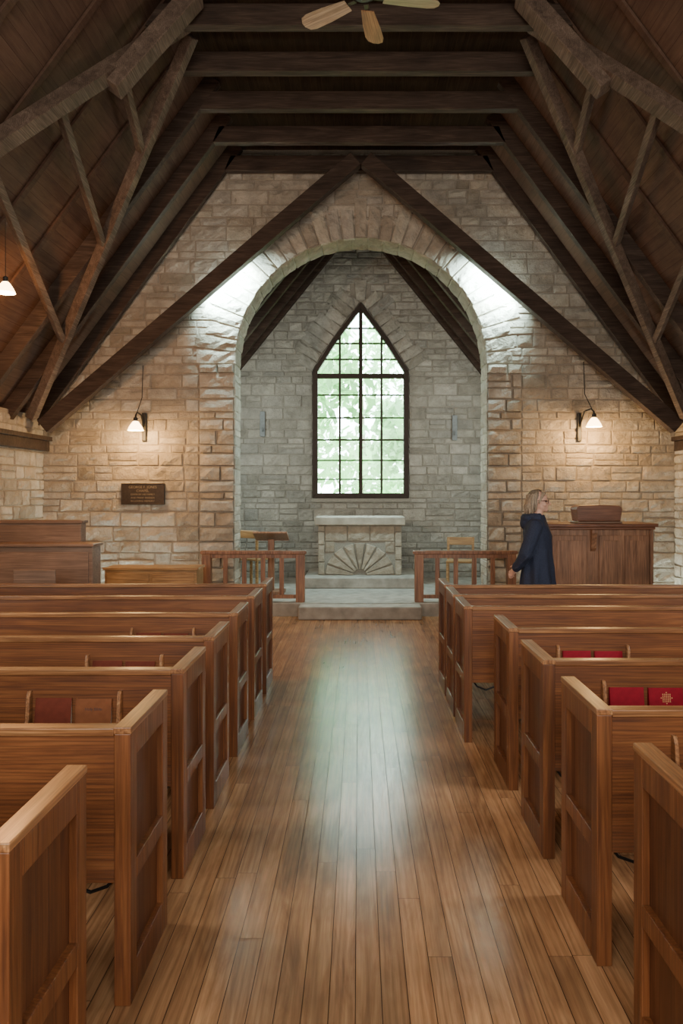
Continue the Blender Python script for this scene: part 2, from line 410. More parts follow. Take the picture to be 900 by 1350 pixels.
bm = B(); box(bm,-2.6,2.6,10.27,CY+.1,-.2,.18)
o = struct('floor_chancel',bm,M['slab'],.012)
bm = B(); box(bm,-.80,.83,9.97,10.265,0,.172)
o = obj('stone_step',bm,M['slab'],bevel=.018); tag(o,'broad grey stone step at the end of the aisle below the rails','step')
bm = B(); box(bm,-.86,.93,11.78,CY-.05,.18,.35)
o = obj('altar_platform',bm,M['slab'],bevel=.015); tag(o,'low stone platform under the altar table','platform')

# ------------------------------------------------------------------ ceiling (boards on the slopes and the flat)
bm = B(); lay = bm.faces.layers.float.new('rnd')
dd = Vector((-.5925,-.8056)); p0 = Vector((-1.82,6.55)); Ltot = 5.0
k = 0; bw = .125
while k*bw < Ltot:
    for s in (-1,1):
        a = p0+dd*(k*bw+.0015); b = p0+dd*((k+1)*bw-.0015)
        f = bm.faces.new([bm.verts.new(v) for v in ((s*-a.x,-3,a.y),(s*-b.x,-3,b.y),(s*-b.x,WY+.3,b.y),(s*-a.x,WY+.3,a.y))])
        f[lay] = rng.random()
    k += 1
x = -1.82
while x < 1.82:
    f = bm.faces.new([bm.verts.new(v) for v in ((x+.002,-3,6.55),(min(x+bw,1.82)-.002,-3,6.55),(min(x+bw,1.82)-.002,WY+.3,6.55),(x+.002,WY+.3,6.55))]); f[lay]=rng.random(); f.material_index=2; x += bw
q0 = p0+dd*5.2
for s in (-1,1):
    f = bm.faces.new([bm.verts.new(v) for v in ((s*1.83,-3.2,6.57),(s*(-q0.x+.02),-3.2,q0.y),(s*(-q0.x+.02),WY+.5,q0.y),(s*1.83,WY+.5,6.57))]); f.material_index=1
f = bm.faces.new([bm.verts.new(v) for v in ((-1.84,-3.2,6.57),(1.84,-3.2,6.57),(1.84,WY+.5,6.57),(-1.84,WY+.5,6.57))]); f.material_index=1
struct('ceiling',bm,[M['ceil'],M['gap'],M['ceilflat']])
bm = B(); lay = bm.faces.layers.float.new('rnd')
for s in (-1,1):
    n = 26
    for k in range(n):
        t0=k/n; t1=(k+1)/n
        A = (s*2.6*t0, 6.62-1.24*2.6*t0); Bq = (s*2.6*t1, 6.62-1.24*2.6*t1)
        f = bm.faces.new([bm.verts.new(v) for v in ((A[0],WY+.45,A[1]),(Bq[0],WY+.45,Bq[1]),(Bq[0],CY+.4,Bq[1]),(A[0],CY+.4,A[1]))]); f[lay]=rng.random()
struct('ceiling_chancel',bm,M['ceil'])

# ------------------------------------------------------------------ roof timbers
def RP(s, Y, t, off=0):
    x = 1.72+2.78*t; z = 6.38-3.78*t
    return Vector((s*(x-.8056*off), Y, z-.5925*off))
TY = [10.66,9.8,8.95,8.15,7.35,6.55,5.75,4.95]
ORD = ['nearest the arch wall','second from the arch wall','third from the arch wall','fourth from the arch wall','fifth from the arch wall','sixth from the arch wall','carrying the ceiling fan','nearest the camera, above the frame']
for Y,od in zip(TY,ORD):
    t = thing('rafter_frame','dark timber rafter frame with flat collar beam, '+od,'roof frame',(0,Y,2.4),0,'rafter frames of the nave roof')
    def loc(v): return Vector(v)-Vector((0,Y,2.4))
    deep = Y > 8.5
    for s in (-1,1):
        bm = B()
        if deep: beam(bm, loc(RP(s,Y,-.03,-.09)), loc(RP(s,Y,1.0,-.09)), .11, .18)
        else: beam(bm, loc(RP(s,Y,-.03,-.163)), loc(RP(s,Y,1.0,-.163)), .08, .026)
        obj('rafter',bm,M['beam'] if deep else M['ceil'],t,.004)
    bm = B()
    # collar cut to the slope of the roof
    prof=[(-1.80,6.39),(1.80,6.39),(1.885,6.18),(-1.885,6.18)] if deep else [(-1.925,6.39),(1.925,6.39),(2.06,6.18),(-2.06,6.18)]
    va=[bm.verts.new(loc((x,Y-.055,z))) for x,z in prof]; vb=[bm.verts.new(loc((x,Y+.055,z))) for x,z in prof]
    bm.faces.new(va); bm.faces.new(vb)
    for i in range(4): j=(i+1)%4; bm.faces.new((va[i],va[j],vb[j],vb[i]))
    obj('collar_beam',bm,M['beam'],t,.005)
for s,side in ((-1,'left'),(1,'right')):
    lx = 4.38 if s<0 else 4.46
    bm = B(); box(bm,min(s*4.5,s*lx),max(s*4.5,s*lx),-2.9,WY-.05,2.26,2.40); box(bm,min(s*4.5,s*(lx-.04)),max(s*4.5,s*(lx-.04)),-2.9,WY-.05,2.40,2.46)
    struct('trim_1' if s<0 else 'trim_2',bm,M['beam'],.008)
    TA = lambda t: 7.66+2.55*t
    TB = lambda t: 7.46-2.6*t
    bm = B(); beam(bm,RP(s,TA(0.01),0.01,.06),RP(s,TA(.97),.97,.06),.13,.11,up=(0,1,0)); o=obj('wind_brace',bm,M['beamy'],bevel=.006)
    tag(o,'long timber brace on the %s roof slope running down to the arch wall'%side,'roof brace')
    bm = B(); beam(bm,RP(s,TB(0.01),0.01,.07),RP(s,TB(.97),.97,.07),.16,.13); o=obj('wind_brace',bm,M['beamy'],bevel=.006)
    tag(o,'thick timber brace on the %s roof slope running down towards the camera'%side,'roof brace')
    for ta,tb,nm in ((.19,.25,'uppermost and shortest'),(.34,.47,'middle'),(.50,.73,'lowest and longest')):
        bm = B(); beam(bm,RP(s,TB(ta)+.05,ta,.055),RP(s,TA(tb)-.05,tb,.055),.07,.08); o=obj('roof_strut',bm,M['beamy'],bevel=.005)
        tag(o,'%s thin strut between the two braces of the %s roof slope'%(nm,side),'roof strut')
    bm = B(); beam(bm,RP(s,7.12,-.02,.17),RP(s,6.92,.24,.17),.2,.16); o=obj('knee_timber',bm,M['beamy'],bevel=.01)
    tag(o,'short thick knee timber at the top %s of the photo, its lower end cut blunt'%side,'timber')
    bm = B(); beam(bm,(s*4.32+XC,10.35,2.57),(s*.07+XC,10.35,6.21),.16,.21); o=obj('arch_brace',bm,M['beam'],bevel=.008)
    tag(o,'long dark diagonal beam crossing the arch wall from the %s eaves to the top'%side,'beam')
for s,side in ((-1,'left'),(1,'right')):
    for Y,nm in ((11.55,'nearest the nave'),(12.15,'second from the nave'),(12.75,'third from the nave'),(13.2,'against the window wall')):
        bm = B(); beam(bm,(s*.08,Y,6.40),(s*2.36,Y,6.40-1.24*2.28),.11,.17); o=obj('chancel_rafter',bm,M['beam'],bevel=.006)
        tag(o,'dark rafter on the %s slope of the chancel roof, %s'%(side,nm),'rafter','rafters of the chancel roof')

# ------------------------------------------------------------------ chancel window
w = bpy.data.objects.new('window_1',None); C.objects.link(w); w['kind']='structure'; w.location=(WX,CY,wb)
def wloc(x,y,z): return (x,y,z-wb)
bm = B(); fr = win_poly(0); fi = win_poly(.09)
out = [(-x,z) for x,z in fr]+[(x,z) for x,z in reversed(fr[:-1])]
inn = [(-x,z) for x,z in fi]+[(x,z) for x,z in reversed(fi[:-1])]
n = len(out)
for i in range(n):
    j=(i+1)%n
    vs=[]
    for (x,z) in (out[i],out[j],inn[j],inn[i]):
        for y in (-.06,.06): vs.append(bm.verts.new(wloc(x,y,z)))
    for f in ((0,2,4,6),(1,7,5,3),(0,1,3,2),(2,3,5,4),(4,5,7,6),(6,7,1,0)): bm.faces.new([vs[k] for k in f])
obj('window_frame',bm,M['frame'],w,.006)
bm = B()
def half(z):
    if z<wsh: return .76
    pts=[(.76,wsh),(.43,4.33),(0,4.87)]
    for (xa,za),(xb,zb) in zip(pts,pts[1:]):
        if za<=z<=zb: return xa+(xb-xa)*(z-za)/(zb-za)
    return 0
def topz(x):
    x=abs(x)
    if x>.43: return wsh+(.76-x)/(.33)*(4.33-wsh)
    return 4.33+(.43-x)/.43*(4.87-4.33)
for x,tw in ((-.365,.038),(0,.068),(.365,.038)):
    box(bm,x-tw/2,x+tw/2,-.03,.03,.03,topz(x)-wb+.02)
for py,tw in ((632,.024),(607,.024),(580,.030),(551,.024),(521,.024),(496,.085),(474,.024),(453,.024),(433,.022)):
    z = 1.7+(647-py)*CY/1000; h=half(z)
    box(bm,-h-.02,h+.02,-.028,.028,z-wb-tw/2,z-wb+tw/2)
obj('muntin_grid',bm,M['frame'],w)
bm = B(); bm.faces.new([bm.verts.new(wloc(x,.0,z)) for x,z in inn]); obj('glass_pane',bm,M['glass'],w)
bm = B(); box(bm,-.87,.87,-.045,.06,-.07,0); obj('window_sill',bm,M['mortar_cool'],w,.01)

# ------------------------------------------------------------------ pews
PEWL = 3.15; ED = .48; H = .92
def pew_proto(s):
    X = lambda a,b: (min(s*a,s*b),max(s*a,s*b))
    t = thing('pew','x','pew')
    for (xa,xb) in ((0,.055),(PEWL-.055,PEWL)):
        bm = B(); x0,x1 = X(xa,xb)
        box(bm,x0,x1,0,.07,0,H-.022); box(bm,x0,x1,ED-.07,ED,0,H-.022)
        box(bm,x0,x1,.07,ED-.07,H-.11,H-.022); box(bm,x0,x1,.07,ED-.07,.39,.455); box(bm,x0,x1,.07,ED-.07,0,.12)
        e = obj('pew_end',bm,M['pew_z'],t,.003)
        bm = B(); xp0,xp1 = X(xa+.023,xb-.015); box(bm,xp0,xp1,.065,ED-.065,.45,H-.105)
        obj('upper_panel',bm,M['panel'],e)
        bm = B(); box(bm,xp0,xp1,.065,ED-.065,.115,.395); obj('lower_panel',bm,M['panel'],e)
        bm = B(); c0,c1 = X(xa-.002,xb+.002); box(bm,c0,c1,-.002,ED+.002,H-.022,H); obj('end_cap',bm,M['cap_y'],e,.003)
    bm = B(); x0,x1 = X(.055,PEWL-.055)
    box(bm,x0,x1,.012,.04,.40,H-.025); obj('pew_back',bm,M['pew_x'],t,.003)
    bm = B(); box(bm,x0,x1,-.004,.055,H-.028,H-.002); obj('top_rail',bm,M['cap_x'],t,.004)
    bm = B(); box(bm,x0,x1,.04,ED-.02,.405,.435); box(bm,x0,x1,ED-.07,ED-.045,.34,.405); obj('seat',bm,M['pew_x'],t,.004)
    bm = B(); tube(bm,[(s*.07,.06,.40),(s*.10,.07,.36),(s*.16,.08,.335),(s*.22,.07,.36),(s*.25,.06,.40)],.006,8); obj('seat_bracket',bm,M['black'],t)
    bm = B(); m0,m1 = X(PEWL/2-.02,PEWL/2+.02); box(bm,m0,m1,.05,ED-.08,0,.405); obj('centre_support',bm,M['panel'],t,.004)
    return t
def rack_proto(s):
    bm = B()
    X = lambda a,b: (min(s*a,s*b),max(s*a,s*b))
    x0,x1 = X(.27,.68); box(bm,x0,x1,-.075,.012,.545,.56)
    r = obj('book_rack',bm,M['pew_x'],None,.003)
    for xa in (.27,.665):
        bm = B(); a,b = X(xa,xa+.015)
        prism(bm,[(.012,.545),(-.078,.545),(-.078,.64),(-.03,.70),(-.02,.80),(-.005,.825),(.012,.825)],a,b)
        obj('rack_side',bm,M['cap_y'],r,.002)
    bm = B(); box(bm,x0,x1,-.078,-.066,.585,.635); obj('rack_slat',bm,M['cap_x'],r,.003)
    return r
num = ['nearest','second','third','fourth','fifth','sixth','farthest']
pl = pew_proto(-1); pr = pew_proto(1); rl = rack_proto(-1); rr_ = rack_proto(1)
LY = [1.68,2.5,3.32,4.05,4.84,5.62,6.34]; RY = [1.87,2.71,3.5,4.3,5.12,5.7,6.28]
LX = [-.775,-.752,-.768,-.775,-.775,-.775,-.775]; RX = [.85,.85,.85,.85,.71,.71,.71]
pews = {}
for side,s,ys,proto,rk,rset in (('left',-1,LY,pl,rl,(2,3,4)),('right',1,RY,pr,rr_,(1,2,3))):
    for i,y in enumerate(ys):
        o = proto if i==0 else copy_tree(proto)
        o.location = ((LX if s<0 else RX)[i],y,0); pews[(side,i)] = o
        tag(o,'oak pew with panelled end on the %s of the aisle, %s from the camera'%(side,num[i]),'pew','oak pews')
    for q,i in enumerate(rset):
        r = rk if q==0 else copy_tree(rk)
        r.parent = pews[(side,i)]
def book(loc, mat, label, title=None, star=False, w=.155, h=.225, rz=0, tilt=-.16):
    t = thing('hymnal',label,'book',loc,rz,'books in the pew racks')
    t.rotation_euler = (tilt,0,rz)
    bm = B(); box(bm,-w/2,w/2,-.034,-.031,0,h); box(bm,-w/2,w/2,-.003,0,0,h); box(bm,-w/2-.003,-w/2,-.034,0,0,h); obj('cover',bm,mat,t,.0012)
    bm = B(); box(bm,-w/2,w/2-.005,-.031,-.003,.004,h-.004); obj('pages',bm,M['page'],t)
    if title: text_part('title',title,.018,M['ink'],t,(0,-.0347,h-.045))
    if star:
        bm = B()
        cells = [(0,0),(0,1),(0,2),(0,3),(0,-1),(0,-2),(0,-3),(1,0),(2,0),(3,0),(-1,0),(-2,0),(-3,0),(2,2),(-2,2),(2,-2),(-2,-2),(1,1),(-1,1),(1,-1),(-1,-1),(1,2),(-1,2),(2,1),(-2,1),(1,-2),(-1,-2),(2,-1),(-2,-1)]
        for a,b in cells:
            c=(a*.0082,-.0346,h-.046+b*.0082); r=.0034
            vs=[bm.verts.new((c[0]+dx*r,c[1],c[2]+dz*r)) for dx,dz in ((1,0),(0,1),(-1,0),(0,-1))]; bm.faces.new(vs)
        obj('gold_emblem',bm,M['gold'],t)
for (side,i),(x,y,_) in {k:tuple(pews[k].location) for k in pews}.items():
    if side=='left' and i in (2,3,4):
        nm = num[i]
        xa = x-.39; xb = x-.565
        book((xb,y-.004,.566),M['maroon'],'dark red-brown hymnal, left of the pair in the rack on the %s left pew'%nm)
        book((xa,y-.004,.563),M['brownb'] if i==2 else M['maroon'],('brown Bible in the rack on the third left pew, right of a darker hymnal' if i==2 else 'dark red-brown hymnal, right of the pair in the rack on the %s left pew'%nm),title='Holy Bible' if i==2 else None)
    if side=='right' and i in (2,3):
        nm = num[i]
        book((x+.385,y-.004,.566),M['red'],'red hymnal, left of the pair in the rack on the %s right pew'%nm)
        book((x+.565,y-.004,.564),M['red'],('red hymnal with gold emblem in the rack on the third right pew' if i==2 else 'red hymnal, right of the pair in the rack on the %s right pew'%nm),star=(i==2))

# ------------------------------------------------------------------ communion rails
def rail(xa,xb,label):
    cx=(xa+xb)/2; t = thing('altar_rail',label,'railing',(cx,10.38,.18)); hw=(xb-xa)/2
    bm=B(); box(bm,-hw-.02,hw+.02,-.055,.055,.655,.70); obj('top_rail',bm,M['rail'],t,.008)
    bm=B(); box(bm,-hw,hw,-.025,.025,.60,.655); obj('under_rail',bm,M['rail'],t,.003)
    bm=B(); box(bm,-hw,hw,-.03,.03,.05,.10); obj('bottom_rail',bm,M['rail'],t,.004)
    for x in (-hw+.06,hw-.06):
        bm=B(); box(bm,x-.06,x+.06,-.06,.06,0,.655); n=obj('newel_post',bm,M['rail'],t,.005)
    for k in range(1,5):
        x=-hw+.06+(2*hw-.12)*k/5
        bm=B(); box(bm,x-.03,x+.03,-.02,.02,.10,.60); obj('baluster',bm,M['rail'],t,.003)
rail(-2.14,-.74,'wooden altar rail left of the stone step, in front of the reading desk')
rail(.76,2.14,'wooden altar rail right of the stone step, beside the woman')

# ------------------------------------------------------------------ altar
t = thing('altar','stone altar table with carved sunburst below the window','altar',(.015,12.1,.35))
bm=B(); lay=bm.faces.layers.float.new('rnd')
box(bm,-.66,.66,.03,.75,0,.80,1)
for xa,xb in ((-.67,-.56),(.56,.67)):
    z=0
    while z<.8:
        h=min(rng.uniform(.16,.28),.8-z)
        if .8-z-h<.08: h=.8-z
        stone(bm,lay,[(xa,.03,z),(xb,.03,z),(xb,.03,z+h),(xa,.03,z+h)],(0,-1,0),.030,cj=.001,jit=.008,g=.004)
        z+=h
for xa,xb,za,zb in ((-.56,-.20,.54,.8),(-.20,.16,.54,.8),(.16,.56,.54,.8),(-.56,-.40,.36,.54),(.40,.56,.36,.54)):
    stone(bm,lay,[(xa,.03,za),(xb,.03,za),(xb,.03,zb),(xa,.03,zb)],(0,-1,0),.018,cj=.003,jit=.009,g=.004)
obj('altar_body',bm,[M['stonea'],M['mortar_cool']],t)
bm=B(); lay=bm.faces.layers.float.new('rnd')
for k in range(9):
    a0=PI*k/9+.006; a1=PI*(k+1)/9-.006
    stone(bm,lay,[(r*1.08*math.cos(a),.028,.002+r*math.sin(a)) for r,a in ((.09,a0),(.52,a0),(.52,a1),(.09,a1))],(0,-1,0),.034,r=(.05,.6,.95,.3)[k%4],jit=.009,cj=.001,g=.004)
obj('sunburst_carving',bm,M['stonea'],t)
bm=B(); box(bm,-.72,.72,-.05,.80,.80,.93); obj('altar_slab',bm,M['slabtop'],t,.015)

# ------------------------------------------------------------------ chancel furniture
t = thing('reading_desk','wooden reading desk with sloping top, standing left of the altar','lectern',(-1.30,11.25,.18))
bm=B(); box(bm,-.045,.045,-.045,.045,.04,.80); obj('post',bm,M['rail'],t,.006)
bm=B(); box(bm,-.2,.2,-.18,.18,0,.05); obj('base',bm,M['rail'],t,.008)
bm=B(); beam(bm,(-.25,0,.85),(.25,0,.85),.38,.03,up=(0,1,-.35)); obj('sloping_top',bm,M['desk'],t,.005)
bm=B(); box(bm,-.24,.24,.15,.18,.77,.82); obj('book_ledge',bm,M['rail'],t,.004)
def chair(loc,rz,label,mat,bh=.80):
    t=thing('chair',label,'chair',loc,rz)
    bm=B(); box(bm,-.21,.21,-.2,.2,.43,.46); obj('seat',bm,mat,t,.008)
    for x in (-.19,.19):
        for y in (-.18,.18):
            bm=B(); box(bm,x-.018,x+.018,y-.018,y+.018,0,.43 if y>0 else bh); obj('leg',bm,mat,t,.004)
    bm=B(); box(bm,-.21,.21,-.2,-.165,bh-.12,bh); obj('backrest',bm,mat,t,.01)
    bm=B(); box(bm,-.19,.19,-.19,-.17,.54,.58); obj('back_slat',bm,mat,t,.004)
chair((-1.66,12.0,.18),-.5,'light wooden chair beside the left jamb of the arch',M['honey'],.90)
chair((1.55,11.6,.18),PI*.95,'light wooden chair behind the right altar rail',M['honey'])
for px,nm in ((346,'left'),(599,'right')):
    xx=(px-473)*.01325; z=1.7+(647-(559 if nm=='left' else 564))*.01325
    t=thing('wall_candle_bracket','narrow blue grey metal wall bracket %s of the chancel window'%nm,'bracket',(xx,13.25,z))
    bm=B(); box(bm,-.045,.045,-.02,.0,-.22,.22); obj('backplate',bm,M['slate'],t,.008)
    bm=B(); tube(bm,[(0,-.02,-.12),(0,-.08,-.12),(0,-.1,-.06)],.012,8); obj('arm',bm,M['slate'],t)

# ------------------------------------------------------------------ right desk with book stand
t=thing('choir_desk','brown panelled wooden desk behind the woman by the right wall','desk',(2.87,9.0,0))
bm=B(); box(bm,-.62,.62,.02,.6,0,1.24); obj('cabinet',bm,M['desk'],t,.006)
bm=B(); box(bm,-.665,.665,-.05,.64,1.27,1.31); box(bm,-.64,.64,-.02,.62,1.24,1.27); obj('top_moulding',bm,M['deskd'],t,.008)
for xa,xb in ((-.58,-.16),(-.02,.26),(.29,.57)):
    bm=B(); box(bm,xa,xb,-.004,.02,.08,1.17); f=obj('front_panel',bm,M['desk'],t,.006)
    bm=B(); box(bm,xa+.05,xb-.05,-.012,-.004,.14,1.11); obj('raised_field',bm,M['desk'],f,.005)
bm=B(); prism(bm,[(.02,1.24),(-.06,1.24),(-.06,1.20),(-.035,1.10),(-.02,1.02),(.02,.98)],-.122,-.06)
obj('corbel_bracket',bm,M['desk'],t,.004)
for x in (-.62,.58):
    bm=B(); box(bm,x,x+.04,-.01,.02,0,1.24); obj('corner_stile',bm,M['desk'],t,.005)
t=thing('book_stand','low red-brown wooden book rest with rounded top on the panelled desk','book stand',(2.88,9.10,1.31))
bm=B(); box(bm,-.27,.27,-.03,.28,0,.022); obj('base',bm,M['desk2'],t,.006)
bm=B()
top=[(-.275,.165),(-.265,.195),(-.235,.213),(0,.221),(.235,.213),(.265,.195),(.275,.165)]
prof=[(-.252,.022)]+top+[(.252,.022)]
va=[bm.verts.new((x,-.015,z)) for x,z in prof]; vb=[bm.verts.new((x,.26,z)) for x,z in prof]
bm.faces.new(va); bm.faces.new(vb)
for i in range(len(prof)): j=(i+1)%len(prof); bm.faces.new((va[i],va[j],vb[j],vb[i]))
obj('rounded_case',bm,M['deskd'],t,.008)
bm=B(); box(bm,-.245,.245,-.035,-.012,.03,.05); obj('book_ledge',bm,M['deskd'],t,.004)

# left panels: low front screen, taller screen behind, a small chair, a low cabinet
t=thing('low_screen','plain low brown wooden screen at the left wall, in front of the taller one','wooden screen',(-3.55,8.1,0))
bm=B(); box(bm,-.9,.70,.02,.28,0,1.10); obj('body',bm,M['desk2'],t,.008)
bm=B(); box(bm,-.92,.72,-.01,.30,1.10,1.135); obj('cap',bm,M['desk2'],t,.008)
bm=B(); box(bm,-.87,.66,.005,.02,.1,1.04); obj('front_panel',bm,M['desk2'],t,.005)
t=thing('tall_screen','plain brown wooden screen rising behind the low screen at the left wall','wooden screen',(-3.75,8.6,0))
bm=B(); box(bm,-.7,.60,0,.16,0,1.33); obj('body',bm,M['desk2'],t,.008)
bm=B(); box(bm,-.72,.62,-.02,.18,1.33,1.365); obj('cap',bm,M['desk2'],t,.008)
t=thing('small_chair','small chair with a solid brown back in front of the low screen','chair',(-3.16,7.55,0))
bm=B(); box(bm,-.19,.19,-.14,.22,.43,.46); obj('seat',bm,M['desk2'],t,.006)
for x in (-.17,.17):
    for y in (-.13,.20):
        bm=B(); box(bm,x-.018,x+.018,y-.018,y+.018,0,.43 if y>0 else .90); obj('leg',bm,M['desk2'],t,.003)
bm=B(); box(bm,-.205,.205,-.17,-.148,.48,.93); obj('backrest',bm,M['desk2'],t,.006)
t=thing('low_cabinet','low honey coloured wooden cabinet against the wall under the plaque','cabinet',(-2.62,9.55,0))
bm=B(); box(bm,-.58,.58,0,.4,.04,.70); obj('body',bm,M['honey'],t,.005)
bm=B(); box(bm,-.60,.60,-.02,.42,.70,.73); obj('top',bm,M['honey'],t,.006)
bm=B(); box(bm,-.56,.56,.03,.37,0,.04); obj('plinth',bm,M['desk'],t)
for xa,xb in ((-.55,-.02),(.02,.55)):
    bm=B(); box(bm,xa,xb,-.015,0,.08,.66); d=obj('door',bm,M['honey'],t,.006)
    bm=B(); ell(bm,((-.06 if xa<0 else .06),-.028,.4),(.015,.015,.015),10); obj('knob',bm,M['black'],d,smooth=True)

# ------------------------------------------------------------------ plaque
t=thing('wall_plaque','dark bronze plaque with raised lettering on the stone wall','plaque',(-3.06,10.75,1.655))
bm=B(); box(bm,-.305,.305,-.012,.03,-.15,.15); obj('plate',bm,M['bronze'],t,.005)
bm=B()
for a in ((-.305,.305,.135,.15),(-.305,.305,-.15,-.135),(-.305,-.29,-.135,.135),(.29,.305,-.135,.135)): box(bm,a[0],a[1],-.02,-.012,a[2],a[3])
obj('border',bm,M['bronze'],t,.003)
text_part('lettering','GEORGE F. JONES',.050,M['bronzet'],t,(0,-.014,.095))
text_part('lettering','CHAPEL',.050,M['bronzet'],t,(0,-.014,.043))
text_part('lettering','GIVEN BY HIS FAMILY',.036,M['bronzet'],t,(0,-.014,-.008))
text_part('lettering','AND MANY FRIENDS',.036,M['bronzet'],t,(0,-.014,-.055))
text_part('lettering','IN LOVING MEMORY',.036,M['bronzet'],t,(0,-.014,-.102))

# ------------------------------------------------------------------ lamps
def light(kind, name, loc, power, col, size=.05, sy=None, target=None):
    l=bpy.data.lights.new(name,kind); l.energy=power; l.color=col
    o=bpy.data.objects.new(name,l); C.objects.link(o); o.location=loc
    if kind=='AREA':
        l.shape='RECTANGLE'; l.size=size; l.size_y=sy or size
        o.rotation_euler=(Vector(target)-Vector(loc)).to_track_quat('-Z','Y').to_euler()
    elif kind=='POINT': l.shadow_soft_size=size
    return o
SHADE=[(.025,.075),(.035,.07),(.055,.045),(.085,.0),(.11,-.055),(.105,-.055),(.08,-.002),(.05,.04),(.03,.062)]
def sconce(px,pz,sx,sz,cordx,label):
    t=thing('wall_lamp',label,'lamp',(px,10.755,pz))
    bm=B(); box(bm,-.03,.03,-.03,.02,-.2,.2); obj('backplate',bm,M['black'],t,.008)
    v=Vector((sx-px,-.36,sz-pz))
    bm=B(); tube(bm,[(0,-.02,.0),(v.x*.3,-.15,v.z+.18),(v.x*.8,-.30,v.z+.2),(v.x,-.36,v.z+.15),(v.x,-.36,v.z+.08)],.011,8); obj('arm',bm,M['black'],t,smooth=True)
    bm=B(); lathe(bm,[(.028,.065),(.03,.12),(.012,.13)],14,v); obj('socket',bm,M['black'],t)
    bm=B(); lathe(bm,SHADE,24,v,cap=False); obj('shade',bm,M['shade'],t,smooth=True)
    bm=B(); ell(bm,v+Vector((0,0,-.01)),(.03,.03,.045),12); obj('bulb',bm,M['shade'],t,smooth=True)
    bm=B(); tube(bm,[(v.x,-.36,v.z+.13),(cordx-px,-.33,v.z+.4),(cordx-px,-.28,v.z+.85)],.006,6); obj('cord',bm,M['black'],t)
    light('POINT','lamp_light',(sx,10.755-.36,sz-.09),64,(1,.59,.22),.06)
sconce(-3.04,2.60,-3.06,2.58,-2.98,'lit wall lamp with glass shade left of the arch')
sconce(3.12,2.60,3.22,2.63,3.1,'lit wall lamp with glass shade right of the arch')
PLX,PLY,PLZ=-3.26,7.0,3.57
t=thing('pendant_lamp','lit glass pendant lamp hanging at the left edge of the photo','lamp',(PLX,PLY,PLZ))
sh=[(r*.8,z*.8) for r,z in SHADE]
bm=B(); lathe(bm,sh,24,(0,0,0),cap=False); obj('shade',bm,M['shade'],t,smooth=True)
bm=B(); lathe(bm,[(.022,.052),(.024,.10),(.010,.11)],14); obj('socket',bm,M['black'],t)
bm=B(); ell(bm,(0,0,-.01),(.026,.026,.04),12); obj('bulb',bm,M['shade'],t,smooth=True)
bm=B(); tube(bm,[(0,0,.10),(0,0,.70)],.003,6); obj('cord',bm,M['bronze'],t)
light('POINT','lamp_light',(PLX,PLY,PLZ-.1),170,(1,.46,.16),.06)
for s,side,cx in ((-1,'left',-1.90),(1,'right',1.96)):
    cz=4.69; dx=.32; dz=.274
    lo=Vector((cx+s*dx,10.55,cz-dz)); hi=Vector((cx-s*dx,10.55,cz+dz)); m=(lo+hi)/2
    t=thing('strip_light','white strip light hidden behind the %s diagonal beam on the arch wall'%side,'light',tuple(m))
    bm=B(); beam(bm,lo-m+Vector((0,-.05,.02)),hi-m+Vector((0,-.05,.02)),.05,.09); obj('housing',bm,M['metal'],t,.004)
    bm=B(); tube(bm,[lo-m,hi-m],.016,10); obj('light_tube',bm,M['ledtube'],t,smooth=True)
    ob=light('AREA','strip_light_lamp',tuple(m+Vector((0,.0,-.03))),185,(.62,.95,1),.05,.70,tuple(m+Vector((0,.4,-.25))))
    ob.data.spread=math.radians(130)
    d=(hi-lo).normalized(); nrm=Vector((0,1,-1.15)); nrm=(nrm-d*nrm.dot(d)).normalized()
    zax=-nrm; yax=d; xax=yax.cross(zax)
    ob.rotation_euler=Matrix((xax,yax,zax)).transposed().to_euler()
# unseen area lamps in place of side windows (no openings built), plus rear fill
light('AREA','nave_window_light_left',(-4.05,3.5,1.75),270,(1,.94,.85),.8,7,(0,3.5,2.0))
light('AREA','nave_window_light_right',(4.05,3.5,1.75),380,(1,.95,.88),.8,7,(0,3.5,2.0))
light('AREA','rear_fill_light',(0,-2.7,3.0),500,(1,.95,.87),5,2.2,(0,6,1.3))  # added fill from behind the camera; the rear wall has no opening
light('AREA','chancel_window_light_left',(-2.2,11.7,2.6),36,(.94,1,.94),.7,2.6,(-.4,13.5,2.3))
light('AREA','chancel_window_light_right',(2.2,11.7,2.6),32,(.94,1,.94),.7,2.6,(.4,13.5,2.3))

# ------------------------------------------------------------------ ceiling fan
t=thing('ceiling_fan','ceiling fan with wooden blades hanging from a collar beam','fan',(.04,5.75,5.43))
bm=B(); tube(bm,[(0,0,.10),(0,0,.74)],.015,10); obj('downrod',bm,M['bronze'],t)
bm=B(); lathe(bm,[(.03,.15),(.09,.13),(.10,.08),(.095,.03),(.05,.01),(.03,-.01),(.0001,-.015)],24); obj('motor',bm,M['bronze'],t,smooth=True)
for k in range(5):
    ang=math.radians(80+[0,66,138,214,-73][k])
    bm=B()
    prof=[(.15,-.05),(.35,-.07),(.50,-.075),(.555,-.06),(.58,-.02),(.58,.02),(.555,.06),(.50,.075),(.35,.07),(.15,.05)]
    va=[bm.verts.new((x,y,y*.2+.004)) for x,y in prof]; vb=[bm.verts.new((x,y,y*.2-.004)) for x,y in prof]
    bm.faces.new(va); bm.faces.new(vb)
    for i in range(len(prof)): j=(i+1)%len(prof); bm.faces.new((va[i],va[j],vb[j],vb[i]))
    b=obj('blade',bm,M['fandark'] if k==0 else M['fanlight'],t); b.rotation_euler=(0,0,ang)
    bm=B(); box(bm,.08,.24,-.018,.018,.004,.014); a=obj('blade_arm',bm,M['bronze'],b,.002)

